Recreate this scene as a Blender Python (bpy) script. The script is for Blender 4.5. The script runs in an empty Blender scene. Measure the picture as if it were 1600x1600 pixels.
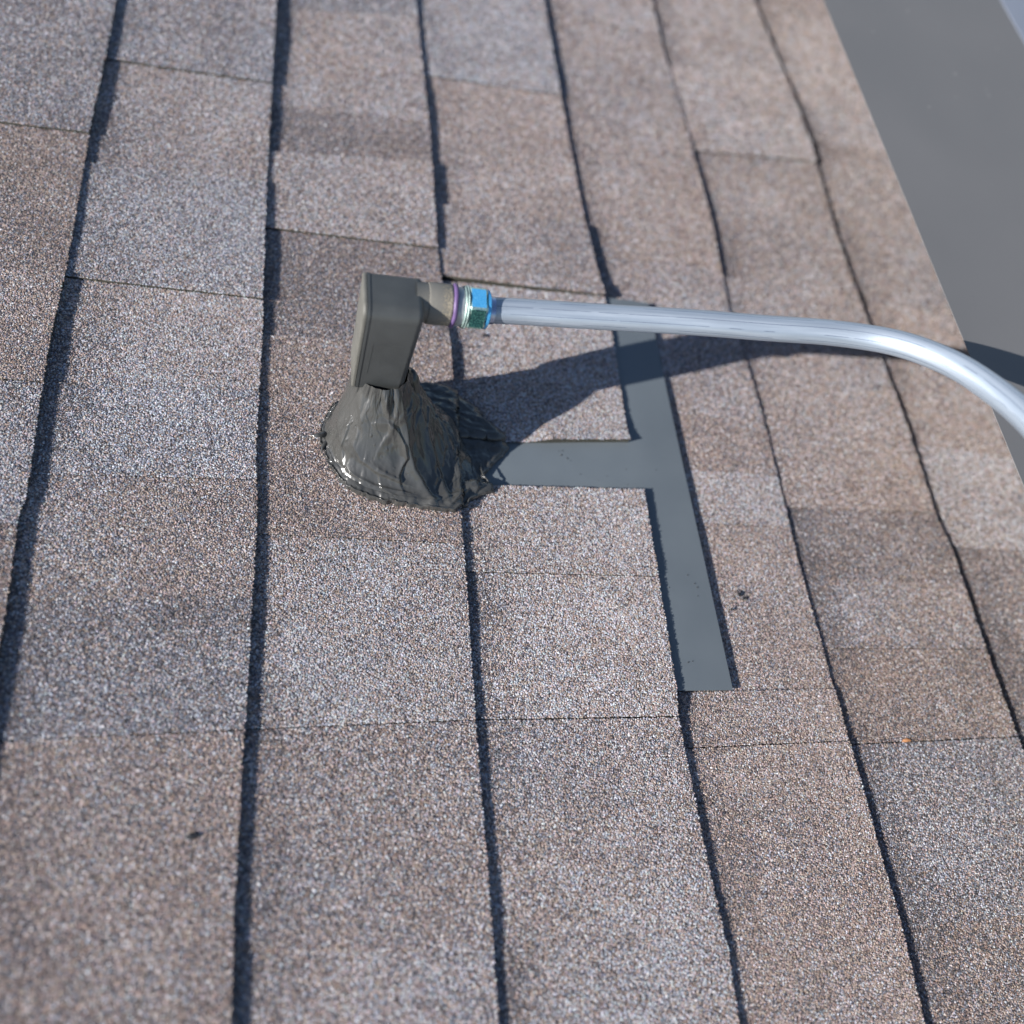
import bpy, bmesh, math, random
import numpy as np
from mathutils import Matrix, Vector

random.seed(7); rng = np.random.default_rng(7)
S = bpy.context.scene
COL = S.collection
MM = 0.001

# ------------------------------------------------------------------ frame of the roof
# The roof is modelled in its own frame (millimetres; x = down the slope, y = along the courses,
# z = square to the roof) and then pitched and lifted into the world by ROOF.
PITCH = math.radians(18.0)
ROOF = Matrix.Translation((0, 0, 3.0)) @ Matrix.Rotation(PITCH, 4, 'Y')

# ------------------------------------------------------------------ camera
RC = Matrix(((0.9581252254911301, -0.044739435307204006, -0.2828328750445043),
             (-0.09525925818505798, 0.8816628498144129, -0.4621647898608185),
             (0.27004023035018343, 0.4697541933665463, 0.8404815713666043)))
CAMH = 563.1133
cam_d = bpy.data.cameras.new('camera')
cam = bpy.data.objects.new('camera', cam_d); COL.objects.link(cam)
cam.matrix_world = ROOF @ Matrix.Translation((0, 0, CAMH * MM)) @ RC.to_4x4()
cam_d.sensor_width = 36; cam_d.lens = 36 * 1406.0 / 1600
cam_d.clip_start = 0.01; cam_d.clip_end = 500
cam_d.dof.use_dof = True; cam_d.dof.focus_distance = 0.620; cam_d.dof.aperture_fstop = 2.45
S.camera = cam

# ------------------------------------------------------------------ light
sun_roof = Vector((-2.62, -0.89, 1.0)).normalized()      # towards the sun, roof frame
sun_w = (ROOF.to_3x3() @ sun_roof).normalized()
sd = bpy.data.lights.new('sun', 'SUN'); so = bpy.data.objects.new('sun', sd); COL.objects.link(so)
sd.energy = 5.0; sd.angle = math.radians(0.5); sd.color = (1.0, 0.955, 0.91)
so.rotation_euler = sun_w.to_track_quat('Z', 'Y').to_euler(); so.location = (-3, -2, 8)
W = bpy.data.worlds.new('World'); S.world = W; W.use_nodes = True
wn = W.node_tree.nodes; wl = W.node_tree.links
sky = wn.new('ShaderNodeTexSky'); sky.sky_type = 'NISHITA'; sky.sun_disc = False
sky.sun_elevation = math.asin(sun_w.z); sky.sun_rotation = math.atan2(sun_w.x, sun_w.y)
sky.air_density = 1.0; sky.dust_density = 0.6; sky.ozone_density = 2.0
wl.new(sky.outputs[0], wn['Background'].inputs[0]); wn['Background'].inputs[1].default_value = 0.062
S.view_settings.view_transform = 'Standard'; S.view_settings.look = 'None'
S.view_settings.exposure = 1.14; S.view_settings.gamma = 1.0; S.view_settings.use_curve_mapping = False

# ------------------------------------------------------------------ helpers
def link(o, parent=None):
    COL.objects.link(o)
    if parent is not None: o.parent = parent
    return o
def thing(name, label, cat, loc=(0, 0, 0), group=None):
    o = bpy.data.objects.new(name, None); o.empty_display_size = 0.02
    o.matrix_world = ROOF @ Matrix.Translation(Vector(loc) * MM)
    o['label'] = label; o['category'] = cat
    if group: o['group'] = group
    o['off'] = list(loc)
    return link(o)
def mesh_np(name, verts, quads, tris=None, mats=(), midx=None, colors=None, smooth=False):
    """verts in mm (roof frame); quads/tris index arrays."""
    me = bpy.data.meshes.new(name)
    v = np.asarray(verts, np.float32) * MM
    q = np.asarray(quads, np.int32).reshape(-1, 4) if quads is not None and len(quads) else np.zeros((0, 4), np.int32)
    t = np.asarray(tris, np.int32).reshape(-1, 3) if tris is not None and len(tris) else np.zeros((0, 3), np.int32)
    me.vertices.add(len(v)); me.vertices.foreach_set('co', v.ravel())
    me.loops.add(q.size + t.size); me.loops.foreach_set('vertex_index', np.concatenate([q.ravel(), t.ravel()]))
    me.polygons.add(len(q) + len(t))
    st = np.concatenate([np.arange(len(q)) * 4, q.size + np.arange(len(t)) * 3]).astype(np.int32)
    me.polygons.foreach_set('loop_start', st)
    for m in mats: me.materials.append(m)
    if midx is not None: me.polygons.foreach_set('material_index', np.asarray(midx, np.int32))
    me.update(calc_edges=True); me.validate()
    sm = np.zeros(len(me.polygons), bool)
    if smooth: sm[:] = True
    elif midx is not None and len(midx) == len(sm): sm[:] = np.asarray(midx) == 1
    me.polygons.foreach_set('use_smooth', sm)
    if colors is not None:
        a = me.color_attributes.new('gc', 'FLOAT_COLOR', 'POINT')
        a.data.foreach_set('color', np.asarray(colors, np.float32).ravel())
    return me
def part(name, me, parent):
    o = bpy.data.objects.new(name, me)
    return link(o, parent)
def top(name, me, label, cat, group=None):
    o = bpy.data.objects.new(name, me); o.matrix_world = ROOF
    o['label'] = label; o['category'] = cat
    if group: o['group'] = group
    return link(o)
def bm_mesh(name, bm, mats, smooth=False, angle=None):
    me = bpy.data.meshes.new(name); bm.normal_update()
    for v in bm.verts: v.co *= MM
    bm.to_mesh(me); bm.free()
    for m in (mats if isinstance(mats, (list, tuple)) else [mats]): me.materials.append(m)
    if smooth:
        for p in me.polygons: p.use_smooth = True
        if angle: me.set_sharp_from_angle(angle=angle)
    return me

def hash2(ix, iy, seed):
    h = (ix.astype(np.int64) * 374761393 + iy.astype(np.int64) * 668265263 + seed * 974634777) & 0xffffffff
    h = ((h ^ (h >> 13)) * 1274126177) & 0xffffffff
    return ((h ^ (h >> 16)) & 0xffff) / 65535.0
def vnoise(x, y, seed=0):
    x = np.asarray(x, float); y = np.asarray(y, float)
    ix = np.floor(x); iy = np.floor(y); fx = x - ix; fy = y - iy
    fx = fx * fx * (3 - 2 * fx); fy = fy * fy * (3 - 2 * fy)
    a = hash2(ix, iy, seed); b = hash2(ix + 1, iy, seed); c = hash2(ix, iy + 1, seed); d = hash2(ix + 1, iy + 1, seed)
    return (a * (1 - fx) + b * fx) * (1 - fy) + (c * (1 - fx) + d * fx) * fy * 1.0 - 0.5
def fbm(x, y, seed=0, n=4):
    s = 0; a = 1.0; t = 0
    for i in range(n):
        s = s + a * vnoise(np.asarray(x) * 2 ** i, np.asarray(y) * 2 ** i, seed + i * 17); t += a; a *= 0.5
    return s / t * 2

# ------------------------------------------------------------------ materials
def mat(name):
    m = bpy.data.materials.new(name); m.use_nodes = True
    nt = m.node_tree; b = nt.nodes['Principled BSDF']
    return m, nt, b
def N(nt, t, **kw):
    n = nt.nodes.new(t)
    for k, v in kw.items(): setattr(n, k, v)
    return n
def setin(n, **kw):
    for k, v in kw.items(): n.inputs[k.replace('_', ' ')].default_value = v
def ramp(nt, stops, interp='LINEAR'):
    r = N(nt, 'ShaderNodeValToRGB'); r.color_ramp.interpolation = interp
    while len(r.color_ramp.elements) < len(stops): r.color_ramp.elements.new(0.5)
    for e, (p, c) in zip(r.color_ramp.elements, stops):
        e.position = p; e.color = (*c, 1) if len(c) == 3 else c
    return r
def objco(nt):
    return N(nt, 'ShaderNodeTexCoord').outputs['Object']

def m_granule():
    m, nt, b = mat('mineral granules')
    a = N(nt, 'ShaderNodeAttribute', attribute_name='gc')
    nt.links.new(a.outputs['Color'], b.inputs['Base Color'])
    setin(b, Roughness=0.72, Specular_IOR_Level=0.35)
    return m
def m_slab():
    m, nt, b = mat('granulated asphalt')
    co = objco(nt)
    v = N(nt, 'ShaderNodeTexVoronoi'); v.inputs['Scale'].default_value = 620
    nt.links.new(co, v.inputs['Vector'])
    r = ramp(nt, [(0.0, (.045, .04, .045)), (.3, (.15, .10, .08)), (.5, (.30, .21, .155)), (.68, (.22, .22, .25)), (.85, (.45, .40, .37)), (1, (.6, .6, .62))])
    sx = N(nt, 'ShaderNodeSeparateColor'); nt.links.new(v.outputs['Color'], sx.inputs[0])
    nt.links.new(sx.outputs[0], r.inputs[0])
    nz = N(nt, 'ShaderNodeTexNoise'); nz.inputs['Scale'].default_value = 14; nt.links.new(co, nz.inputs['Vector'])
    mr = N(nt, 'ShaderNodeMapRange'); setin(mr, From_Min=.3, From_Max=.7, To_Min=.75, To_Max=1.15); nt.links.new(nz.outputs[0], mr.inputs[0])
    mx = N(nt, 'ShaderNodeMix', data_type='RGBA', blend_type='MULTIPLY'); mx.inputs[0].default_value = 1
    nt.links.new(r.outputs[0], mx.inputs[6]); nt.links.new(mr.outputs[0], mx.inputs[7])
    nt.links.new(mx.outputs[2], b.inputs['Base Color'])
    bp = N(nt, 'ShaderNodeBump', invert=True); setin(bp, Strength=.9, Distance=.0008); nt.links.new(v.outputs['Distance'], bp.inputs['Height'])
    nt.links.new(bp.outputs[0], b.inputs['Normal'])
    setin(b, Roughness=.85)
    return m
def m_simple(name, col, rough=.5, metallic=0., noise=None, bump=None, coat=0., var=.15, spec=.5):
    m, nt, b = mat(name); co = objco(nt)
    if noise:
        nz = N(nt, 'ShaderNodeTexNoise'); setin(nz, Scale=noise, Detail=6); nt.links.new(co, nz.inputs['Vector'])
        r = ramp(nt, [(.3, tuple(c * (1 - var) for c in col)), (.7, tuple(c * (1 + var) for c in col))])
        nt.links.new(nz.outputs[0], r.inputs[0]); nt.links.new(r.outputs[0], b.inputs['Base Color'])
        rr = N(nt, 'ShaderNodeMapRange'); setin(rr, From_Min=.3, From_Max=.7, To_Min=rough * .85, To_Max=rough * 1.2)
        nt.links.new(nz.outputs[0], rr.inputs[0]); nt.links.new(rr.outputs[0], b.inputs['Roughness'])
    else:
        b.inputs['Base Color'].default_value = (*col, 1); b.inputs['Roughness'].default_value = rough
    if bump:
        sc, st = bump
        n2 = N(nt, 'ShaderNodeTexNoise'); setin(n2, Scale=sc, Detail=5); nt.links.new(co, n2.inputs['Vector'])
        bp = N(nt, 'ShaderNodeBump'); setin(bp, Strength=st, Distance=.0006); nt.links.new(n2.outputs[0], bp.inputs['Height'])
        nt.links.new(bp.outputs[0], b.inputs['Normal'])
    setin(b, Metallic=metallic, Coat_Weight=coat, Specular_IOR_Level=spec)
    return m
M_GR = m_granule(); M_SLAB = m_slab()
M_EDGE = m_simple('dark asphalt edge', (.042, .041, .031), .8, noise=900, bump=(1500, .8), var=.5)
M_DECK = m_simple('roof underlay felt', (.02, .02, .022), .9, noise=60)

# ------------------------------------------------------------------ course lines (butt edges), roof frame
RAW = {1: [(226, -134.5), (291, -136.8), (300, -134.5), (417, -136.7), (490, -134.8), (555, -134.7), (640, -135.2), (733, -133.0), (813, -132.3)],
 2: [(-3, 4.2), (57, 3.4), (148, 4.8), (186, 5.6), (298, 7.1), (349, 4.5), (446, 5.7), (512, 4.6), (615, 4.0), (741, 4.7), (859, 5.7)],
 3: [(-18, 148.4), (74, 148.7), (142, 148.2), (174, 148.5), (267, 149.7), (305, 149.2), (458, 152.0), (518, 148.8), (564, 146.6), (713, 148.5), (794, 146.6), (905, 144.1)],
 4: [(-33, 296.3), (4, 298.3), (60, 295.1), (106, 294.2), (152, 292.9), (171, 294.2), (241, 295.6), (334, 297.6), (383, 292.4), (489, 295.9), (539, 294.6), (621, 290.9), (756, 289.6), (953, 289.1)],
 5: [(-46, 425.6), (6, 427.9), (58, 426.9), (106, 426.7), (138, 426.1), (209, 425.6), (275, 424.4), (336, 425.8), (426, 427.5), (487, 425.1), (535, 422.0), (642, 429.1), (761, 429.2), (934, 426.5), (999, 428.9)],
 6: [(119, 578.3), (149, 578.1), (219, 577.5), (290, 579.8), (323, 574.9), (421, 578.2), (489, 576.5), (565, 575.4), (669, 577.5), (802, 584.6), (928, 581.3), (1047, 576.2)]}
NOM = {k: -279.6 + 143 * k for k in range(-2, 10)}
def line(k, y):
    y = np.asarray(y, float)
    base = NOM[k] + 1.0 * fbm(y / 60.0, k * 7.3 + 0 * y, 5, 2)
    if k in RAW:
        ys = [a for a, _ in RAW[k]]; xs = [b for _, b in RAW[k]]
        base = np.interp(y, ys, xs)
    return base + 0.5 * vnoise(y / 7.0, k * 3.1 + 0 * y, 9)
def sstep(a, b, x):
    t = np.clip((x - a) / (b - a), 0, 1); return t * t * (3 - 2 * t)
Z0 = 0.0
def zsurf(k, x, y, dz):
    """top surface height of course k"""
    x = np.asarray(x, float); y = np.asarray(y, float)
    f = (x - NOM[k - 1]) / 143.0
    z = Z0 + 3.5 * f + dz + 0.35 * fbm(x / 45.0, y / 45.0, 31 + k, 2)
    if k == 4:   # lifted by the flashing plate that lies under it
        z = z + 3.4 * np.clip((x - 152) / 143.0, 0, 1.1) * sstep(140, 176, y) * (1 - sstep(525, 560, y))
    if k == 4 and dz == -.8:   # curled-up cut end above the slot
        z = z + 4.3 * np.exp(-np.maximum(y - 372, 0) / 13.0) * sstep(208, 232, x)
    return z

# tones: probabilities over the granule palette
PAL = np.array([[.45, .465, .495], [.348, .277, .237], [.235, .174, .148], [.078, .075, .082], [.20, .212, .25], [.40, .335, .33], [.138, .118, .12]])
TONE = {'grey': (.12, .06, .06, .22, .30, .10, .14), 'lightgrey': (.25, .09, .05, .13, .28, .14, .06), 'tan': (.09, .31, .25, .10, .06, .12, .07),
        'brown': (.05, .25, .31, .16, .06, .07, .10), 'pink': (.18, .20, .12, .12, .13, .19, .06), 'light': (.28, .24, .08, .08, .11, .17, .04),
        'taupe': (.11, .20, .18, .14, .14, .12, .11), 'dark': (.05, .13, .20, .25, .14, .06, .17)}
# courses: list of (y_low_left, y_low_right, dz, tone, gap_below); upper bound is the previous entry's lower bound
COURSES = {
 1: [(635, 638, 1.5, 'grey', .55), (490, 490, 0, 'brown', .1), (392, 391, 1.2, 'tan', .5), (284, 283, .8, 'lightgrey', .3), (60, 60, .8, 'brown', .4), (-300, -300, 0, 'tan', .3)],
 2: [(735, 737, 1.5, 'grey', .55), (608, 612, 0, 'pink', .12), (489, 485, 1.3, 'lightgrey', .5), (394, 400, -.3, 'light', .4), (321, 324, .2, 'lightgrey', .35), (232, 236, 0, 'taupe', .15), (147, 150, 0, 'grey', .55), (-300, -300, 0, 'brown', .3)],
 3: [(853, 880, -.6, 'grey', .3), (757, 771, -.9, 'taupe', .15), (713, 722, -.4, 'pink', .1), (650, 668, -.7, 'dark', .1), (563, 562, 1.4, 'pink', .5), (451, 464, -.5, 'dark', .12), (284, 280, .5, 'brown', .3), (151, 153, -.2, 'light', .6), (30, 18, -.2, 'taupe', .12), (-300, -300, -.8, 'pink', .3)],
 4: [(793, 797, 0, 'lightgrey', .25), (618, 616, -1.1, 'tan', .12), (531, 528, 1.3, 'taupe', .9), (370, 375, -.8, 'light', -1), (260, 257, .6, 'light', .35), (154, 152, 0, 'light', .65), (64, 54, 0, 'pink', .15), (-300, -300, -.3, 'light', .3)],
 5: [(936, 941, -.6, 'pink', .2), (758, 775, -1.2, 'taupe', .2), (581, 587, -.6, 'tan', .3), (413, 411, -.9, 'taupe', .3), (358, 355, -1.0, 'brown', .12), (307, 307, -1.1, 'light', .35), (170.5, 171, -1.3, 'tan', .1), (131, 132, -.3, 'tan', .7), (-70, -70, .2, 'tan', .3), (-300, -300, 0, 'pink', .3)],
 6: [(885, 910, 0, 'pink', .2), (751, 764, .8, 'pink', .2), (577, 580, -1.1, 'taupe', .25), (449, 456, .3, 'taupe', .12), (326, 327, .5, 'tan', .15), (262, 262, -.2, 'dark', .1), (204, 202, .1, 'taupe', .45), (130, 131, 0, 'brown', .65), (8, 8, .2, 'grey', .12), (-300, -300, -.2, 'dark', .3)],
 7: [(1029, 1046, -.3, 'taupe', .2), (803, 807, -.4, 'pink', .25), (570, 560, -.9, 'taupe', .2), (400, 390, 0, 'tan', .2), (296, 293, .4, 'light', .15), (146, 145, -.2, 'dark', .5), (-300, -300, 0, 'grey', .3)],
 8: [(900, 900, 0, 'pink', .3), (500, 500, .5, 'tan', .3), (100, 100, 0, 'grey', .3), (-300, -300, .6, 'taupe', .3)],
 0: [(700, 700, 0, 'pink', .3), (420, 420, 1, 'grey', .3), (120, 120, 0, 'tan', .3), (-300, -300, 1, 'taupe', .3)],
 -1: [(600, 600, 0, 'tan', .3), (250, 250, 1, 'grey', .3), (-300, -300, 0, 'taupe', .3)],
}
TOPY = 1500.0
RT = np.array(RC)
def pix(P):
    c = (P - np.array([0, 0, CAMH])) @ RT
    return 800 + 1406 * c[:, 0] / -c[:, 2], 800 - 1406 * c[:, 1] / -c[:, 2], -c[:, 2]

roof = thing('shingle_roof', 'sloping roof of mottled brown and grey granulated asphalt shingles laid in overlapping courses', 'roof')
tri_total = 0
def granules(P, band, tone, size, piece_gain=1.0):
    """P (n,3) positions in mm; returns verts, tris, colours: one small faceted stone for each point"""
    n = len(P)
    r = size * rng.uniform(.48, .92, n); h = size * rng.uniform(.28, .62, n)
    a0 = rng.uniform(0, 2 * math.pi, n)
    V = np.empty((n, 5, 3)); el = rng.uniform(.65, 1.0, n)
    ea = rng.uniform(0, math.pi, n)
    for i in range(4):
        a = a0 + i * math.pi / 2 + rng.uniform(-.35, .35, n)
        ca, sa = r * np.cos(a), r * np.sin(a) * el
        V[:, i, 0] = P[:, 0] + ca * np.cos(ea) - sa * np.sin(ea); V[:, i, 1] = P[:, 1] + ca * np.sin(ea) + sa * np.cos(ea); V[:, i, 2] = P[:, 2] - .12
    V[:, 4, 0] = P[:, 0] + r * rng.uniform(-.45, .45, n); V[:, 4, 1] = P[:, 1] + r * rng.uniform(-.45, .45, n); V[:, 4, 2] = P[:, 2] + h
    base = np.arange(n)[:, None, None] * 5
    T = (base + np.array([[0, 1, 4], [1, 2, 4], [2, 3, 4], [3, 0, 4]])[None]).reshape(-1, 3)
    # patchy mix of light and dark stones
    w = np.array(TONE[tone])[None, :].repeat(n, 0)
    pn = .6 * fbm(P[:, 0] / 38., P[:, 1] / 38., 77, 3)[:, None]
    pn2 = .7 * fbm(P[:, 0] / 60. + 9, P[:, 1] / 60., 55, 2)[:, None]
    w = w * np.exp(pn * np.array([1.1, .2, -.5, -.9, .3, .5, -.8])[None] + pn2 * np.array([-.2, .9, .8, 0, -.9, .1, 0])[None])
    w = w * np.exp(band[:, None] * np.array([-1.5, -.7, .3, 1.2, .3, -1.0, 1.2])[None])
    w = w / w.sum(1, keepdims=True)
    u = rng.random(n)[:, None]; idx = (np.cumsum(w, 1) < u).sum(1).clip(0, 6)
    c = PAL[idx] * (rng.uniform(.78, 1.2, n) * piece_gain)[:, None]
    c = np.clip(c * rng.uniform(.94, 1.06, (n, 3)), 0, .85)
    C = np.concatenate([c, np.ones((n, 1))], 1)[:, None, :].repeat(5, 1).reshape(-1, 4)
    return V.reshape(-1, 3), T, C

def shingle(k, ylo, yhi, dz, tone, xcut=None, name='shingle', gap_lo=0.3, gap_hi=0.3):
    """ylo, yhi: (left, right) y of the lower and upper ends"""
    global tri_total
    nx, yspan = 26, max(abs(yhi[0] - ylo[0]), 10)
    ny = int(max(4, min(70, yspan / 6.0)))
    s = np.linspace(0, 1, nx + 1); t = np.linspace(0, 1, ny + 1)
    Sg, Tg = np.meshgrid(s, t, indexing='ij')
    yl = ylo[0] + (ylo[1] - ylo[0]) * Sg + gap_lo + .35 * vnoise(Sg * 22, 0 * Sg + ylo[0], 3)
    yh = yhi[0] + (yhi[1] - yhi[0]) * Sg - gap_hi + .35 * vnoise(Sg * 22, 0 * Sg + yhi[0], 4)
    Y = yl + (yh - yl) * Tg
    XL = (line(k - 1, Y) - 12) if xcut is None else xcut + 0 * Y
    XR = line(k, Y) - .4
    X = XL + (XR - XL) * Sg
    Z = zsurf(k, X, Y, dz) - .15
    nV = (nx + 1) * (ny + 1)
    V = np.stack([X, Y, Z], -1).reshape(-1, 3)
    id_ = np.arange(nV).reshape(nx + 1, ny + 1)
    Q = np.stack([id_[:-1, :-1], id_[1:, :-1], id_[1:, 1:], id_[:-1, 1:]], -1).reshape(-1, 4)
    ring = np.concatenate([id_[:, 0], id_[-1, 1:], id_[::-1, -1][1:], id_[0, ::-1][1:-1]])
    rv = V[ring].copy(); rv[:, 2] = np.minimum(rv[:, 2] - 1.5, -5.5)
    nr = len(ring); b = nV + np.arange(nr)
    Qs = np.stack([ring, b, np.roll(b, -1), np.roll(ring, -1)], -1)
    Vall = [V, rv]; col = [np.tile([.05, .05, .05, 1.], (nV + nr, 1))]
    T = np.zeros((0, 3), np.int32)
    # granules where a camera near the photograph's can see them
    area = (143 + 4) * yspan
    base_sp = 1.2
    n = int(area / (base_sp ** 2) * 1.12)
    gs = rng.random(n); gt = rng.random(n)
    # jittered stratification
    m = int(math.sqrt(n * 147.0 / yspan)) + 1; q = n // m + 1
    gi, gj = np.meshgrid(np.arange(m), np.arange(q), indexing='ij')
    gs = ((gi + rng.random(gi.shape)) / m).ravel(); gt = ((gj + rng.random(gi.shape)) / q).ravel()
    gy0 = ylo[0] + (ylo[1] - ylo[0]) * gs + gap_lo; gy1 = yhi[0] + (yhi[1] - yhi[0]) * gs - gap_hi
    gy = gy0 + (gy1 - gy0) * gt
    xl = (line(k - 1, gy) - 3) if xcut is None else xcut + .3 + 0 * gy
    xr = line(k, gy) + .25
    gx = xl + (xr - xl) * gs
    P = np.stack([gx, gy, zsurf(k, gx, gy, dz)], -1)
    px, py, dd = pix(P)
    mg = 110
    keep = (px > -mg) & (px < 1600 + mg) & (py > -mg) & (py < 1600 + mg) & (dd > 50)
    # stones far from the camera are thinned out and a little larger
    thin = np.clip((720.0 / np.maximum(dd, 1)) ** 2, .3, 1.0)
    keep &= rng.random(len(P)) < thin
    # under the raised panel
    keep &= gx < 712
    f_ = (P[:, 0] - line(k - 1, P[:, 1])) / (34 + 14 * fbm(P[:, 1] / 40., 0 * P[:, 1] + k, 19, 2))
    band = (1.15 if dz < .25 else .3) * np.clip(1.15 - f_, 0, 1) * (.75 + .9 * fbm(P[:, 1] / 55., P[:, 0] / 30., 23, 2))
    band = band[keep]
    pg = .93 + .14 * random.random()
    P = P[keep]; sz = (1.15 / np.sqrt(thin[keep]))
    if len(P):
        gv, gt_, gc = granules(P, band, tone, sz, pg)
        T = gt_ + nV + nr; Vall.append(gv); col.append(gc)
    midx = np.concatenate([np.zeros(len(Q)), np.full(len(Qs), 2), np.ones(len(T))]).astype(np.int32)
    me = mesh_np('shingle', np.concatenate(Vall), np.concatenate([Q, Qs]), T, (M_SLAB, M_GR, M_EDGE), midx, np.concatenate(col))
    tri_total += 2 * (len(Q) + len(Qs)) + len(T)
    return part(name, me, roof)

for k in sorted(COURSES):
    hi = (TOPY, TOPY); gh = .3
    for (a, b_, dz, tone, gap) in COURSES[k]:
        if k == 4 and gap == -1:
            # piece above the slot that was cut for the flashing
            shingle(k, (368, 376.5), hi, dz, tone, gap_lo=.2, gap_hi=gh)
            hi = (331, 331.5); gh = .2; continue
        g = max(gap, .1)
        lo = (a + 3.2, b_ - .5) if (k == 4 and a == 531) else (a, b_)
        shingle(k, lo, hi, dz, tone, gap_lo=g / 2 * 1.5, gap_hi=gh)
        hi = (a, b_); gh = g / 2 * 1.5
# lower layers seen in joints
bm = bmesh.new()
def box(bm, x0, x1, y0, y1, z0, z1):
    vs = [bm.verts.new(p) for p in ((x0, y0, z0), (x1, y0, z0), (x1, y1, z0), (x0, y1, z0), (x0, y0, z1), (x1, y0, z1), (x1, y1, z1), (x0, y1, z1))]
    for f in ((3, 2, 1, 0), (4, 5, 6, 7), (0, 1, 5, 4), (1, 2, 6, 5), (2, 3, 7, 6), (3, 0, 4, 7)): bm.faces.new([vs[i] for i in f])
    return vs
box(bm, -560, 1004, -320, 1520, -60, -5)
part('underlay', bm_mesh('underlay', bm, M_DECK), roof)
M_TRIM = m_simple('painted trim', (.55, .53, .5), .6, noise=8)
bm = bmesh.new(); box(bm, 1004.5, 1022, -320, 1520, -150, 2)
part('fascia', bm_mesh('fascia', bm, M_TRIM), roof)
M_WALL = m_simple('painted wall', (.5, .48, .44), .8, noise=3)
bm = bmesh.new(); box(bm, -540, 980, -300, 1500, -3400, -61)
hw = top('house_wall', bm_mesh('house_wall', bm, M_WALL), 'plain painted house block carrying the shingle roof', 'house')
M_GROUND = m_simple('ground', (.22, .21, .19), .95, noise=1.2, var=.3)
me = mesh_np('ground', np.array([[-40000, -40000, 0], [40000, -40000, 0], [40000, 40000, 0], [-40000, 40000, 0]]), [[0, 1, 2, 3]], None, (M_GROUND,))
g = bpy.data.objects.new('ground', me); g['kind'] = 'structure'; COL.objects.link(g); g.location = (0, 0, 0)
print('shingle tris', tri_total)

# ------------------------------------------------------------------ flashing plate (a T shows: slot + strip)
M_PLATE = m_simple('grey coated steel', (.104, .123, .137), .48, noise=22, var=.05, bump=(9, .12))
def plate_z(x):
    x = np.asarray(x, float)
    return -2.9 + .0479 * (x - 150) - .055 * 7 * np.logaddexp(0, (x - 298) / 7.0)
xs = np.concatenate([np.linspace(152, 296, 30), np.linspace(298, 339, 14)])
ys = np.linspace(170.5, 529, 60)
Xg, Yg = np.meshgrid(xs, ys, indexing='ij')
Xg = Xg + np.where(Xg > 338, .9 * np.sin(Yg / 90.), 0)
Zg = plate_z(Xg) + .18 * fbm(Xg / 60, Yg / 80, 3, 2)
def sheet(X, Y, Z, th):
    nx, ny = X.shape; nV = nx * ny
    V = np.concatenate([np.stack([X, Y, Z], -1).reshape(-1, 3), np.stack([X, Y, Z - th], -1).reshape(-1, 3)])
    i = np.arange(nV).reshape(nx, ny)
    Q = np.stack([i[:-1, :-1], i[1:, :-1], i[1:, 1:], i[:-1, 1:]], -1).reshape(-1, 4)
    ring = np.concatenate([i[:, 0], i[-1, 1:], i[::-1, -1][1:], i[0, ::-1][1:-1]])
    Qs = np.stack([ring, ring + nV, np.roll(ring, -1) + nV, np.roll(ring, -1)], -1)
    return V, np.concatenate([Q, Q[:, ::-1] + nV, Qs])
V, Q = sheet(Xg, Yg, Zg, .9)
top('flashing_plate', mesh_np('flashing_plate', V, Q, None, (M_PLATE,)), 'flat blue-grey coated flashing plate showing as a sideways T between cut shingles', 'flashing')

# ------------------------------------------------------------------ sealant mound
def m_mastic():
    m, nt, b = mat('wet roof cement'); co = objco(nt)
    nz = N(nt, 'ShaderNodeTexNoise'); setin(nz, Scale=35, Detail=5); nt.links.new(co, nz.inputs['Vector'])
    r = ramp(nt, [(.3, (.036, .037, .036)), (.7, (.050, .050, .047))]); nt.links.new(nz.outputs[0], r.inputs[0]); nt.links.new(r.outputs[0], b.inputs['Base Color'])
    n2 = N(nt, 'ShaderNodeTexNoise'); setin(n2, Scale=260, Detail=3, Roughness=.45); nt.links.new(co, n2.inputs['Vector'])
    bp = N(nt, 'ShaderNodeBump'); setin(bp, Strength=.22, Distance=.0006); nt.links.new(n2.outputs[0], bp.inputs['Height']); nt.links.new(bp.outputs[0], b.inputs['Normal'])
    rr = N(nt, 'ShaderNodeMapRange'); setin(rr, From_Min=.35, From_Max=.65, To_Min=.16, To_Max=.30); nt.links.new(nz.outputs[0], rr.inputs[0]); nt.links.new(rr.outputs[0], b.inputs['Roughness'])
    setin(b, Specular_IOR_Level=.45, Coat_Weight=.35, Coat_Roughness=.1)
    return m
M_MAST = m_mastic()
CX, CY = 84.0, 378.0
FOOT = [(50, 369), (50, 357), (55, 341), (62, 327), (75, 317), (94, 311), (112, 308.5), (131, 306.5), (143, 305.5), (154, 311), (163, 319), (176, 325), (177, 331), (170, 338), (180, 352), (194, 365), (188, 376), (177, 387), (168, 399), (155, 411), (141, 417), (122, 417), (96, 410), (70, 403), (58, 390)]
DOME = [(52, 369), (53, 357), (58, 343), (66, 330), (78, 321), (95, 315), (112, 313), (130, 311), (141, 311), (150, 318), (157, 327), (161, 338), (160, 352), (155, 366), (147, 380), (134, 393), (116, 401), (96, 403), (74, 400), (60, 388)]
def polar_poly(poly):
    pts = []
    for i in range(len(poly)):
        a = np.array(poly[i], float); b = np.array(poly[(i + 1) % len(poly)], float)
        for t in np.linspace(0, 1, 12, endpoint=False):
            p = a + (b - a) * t - (CX, CY); pts.append((math.atan2(p[1], p[0]), math.hypot(*p)))
    pts.sort(); th = np.array([p[0] for p in pts]); r = np.array([p[1] for p in pts])
    th = np.concatenate([th - 2 * math.pi, th, th + 2 * math.pi]); r = np.concatenate([r, r, r])
    return lambda q: np.interp(q, th, r)
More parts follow.
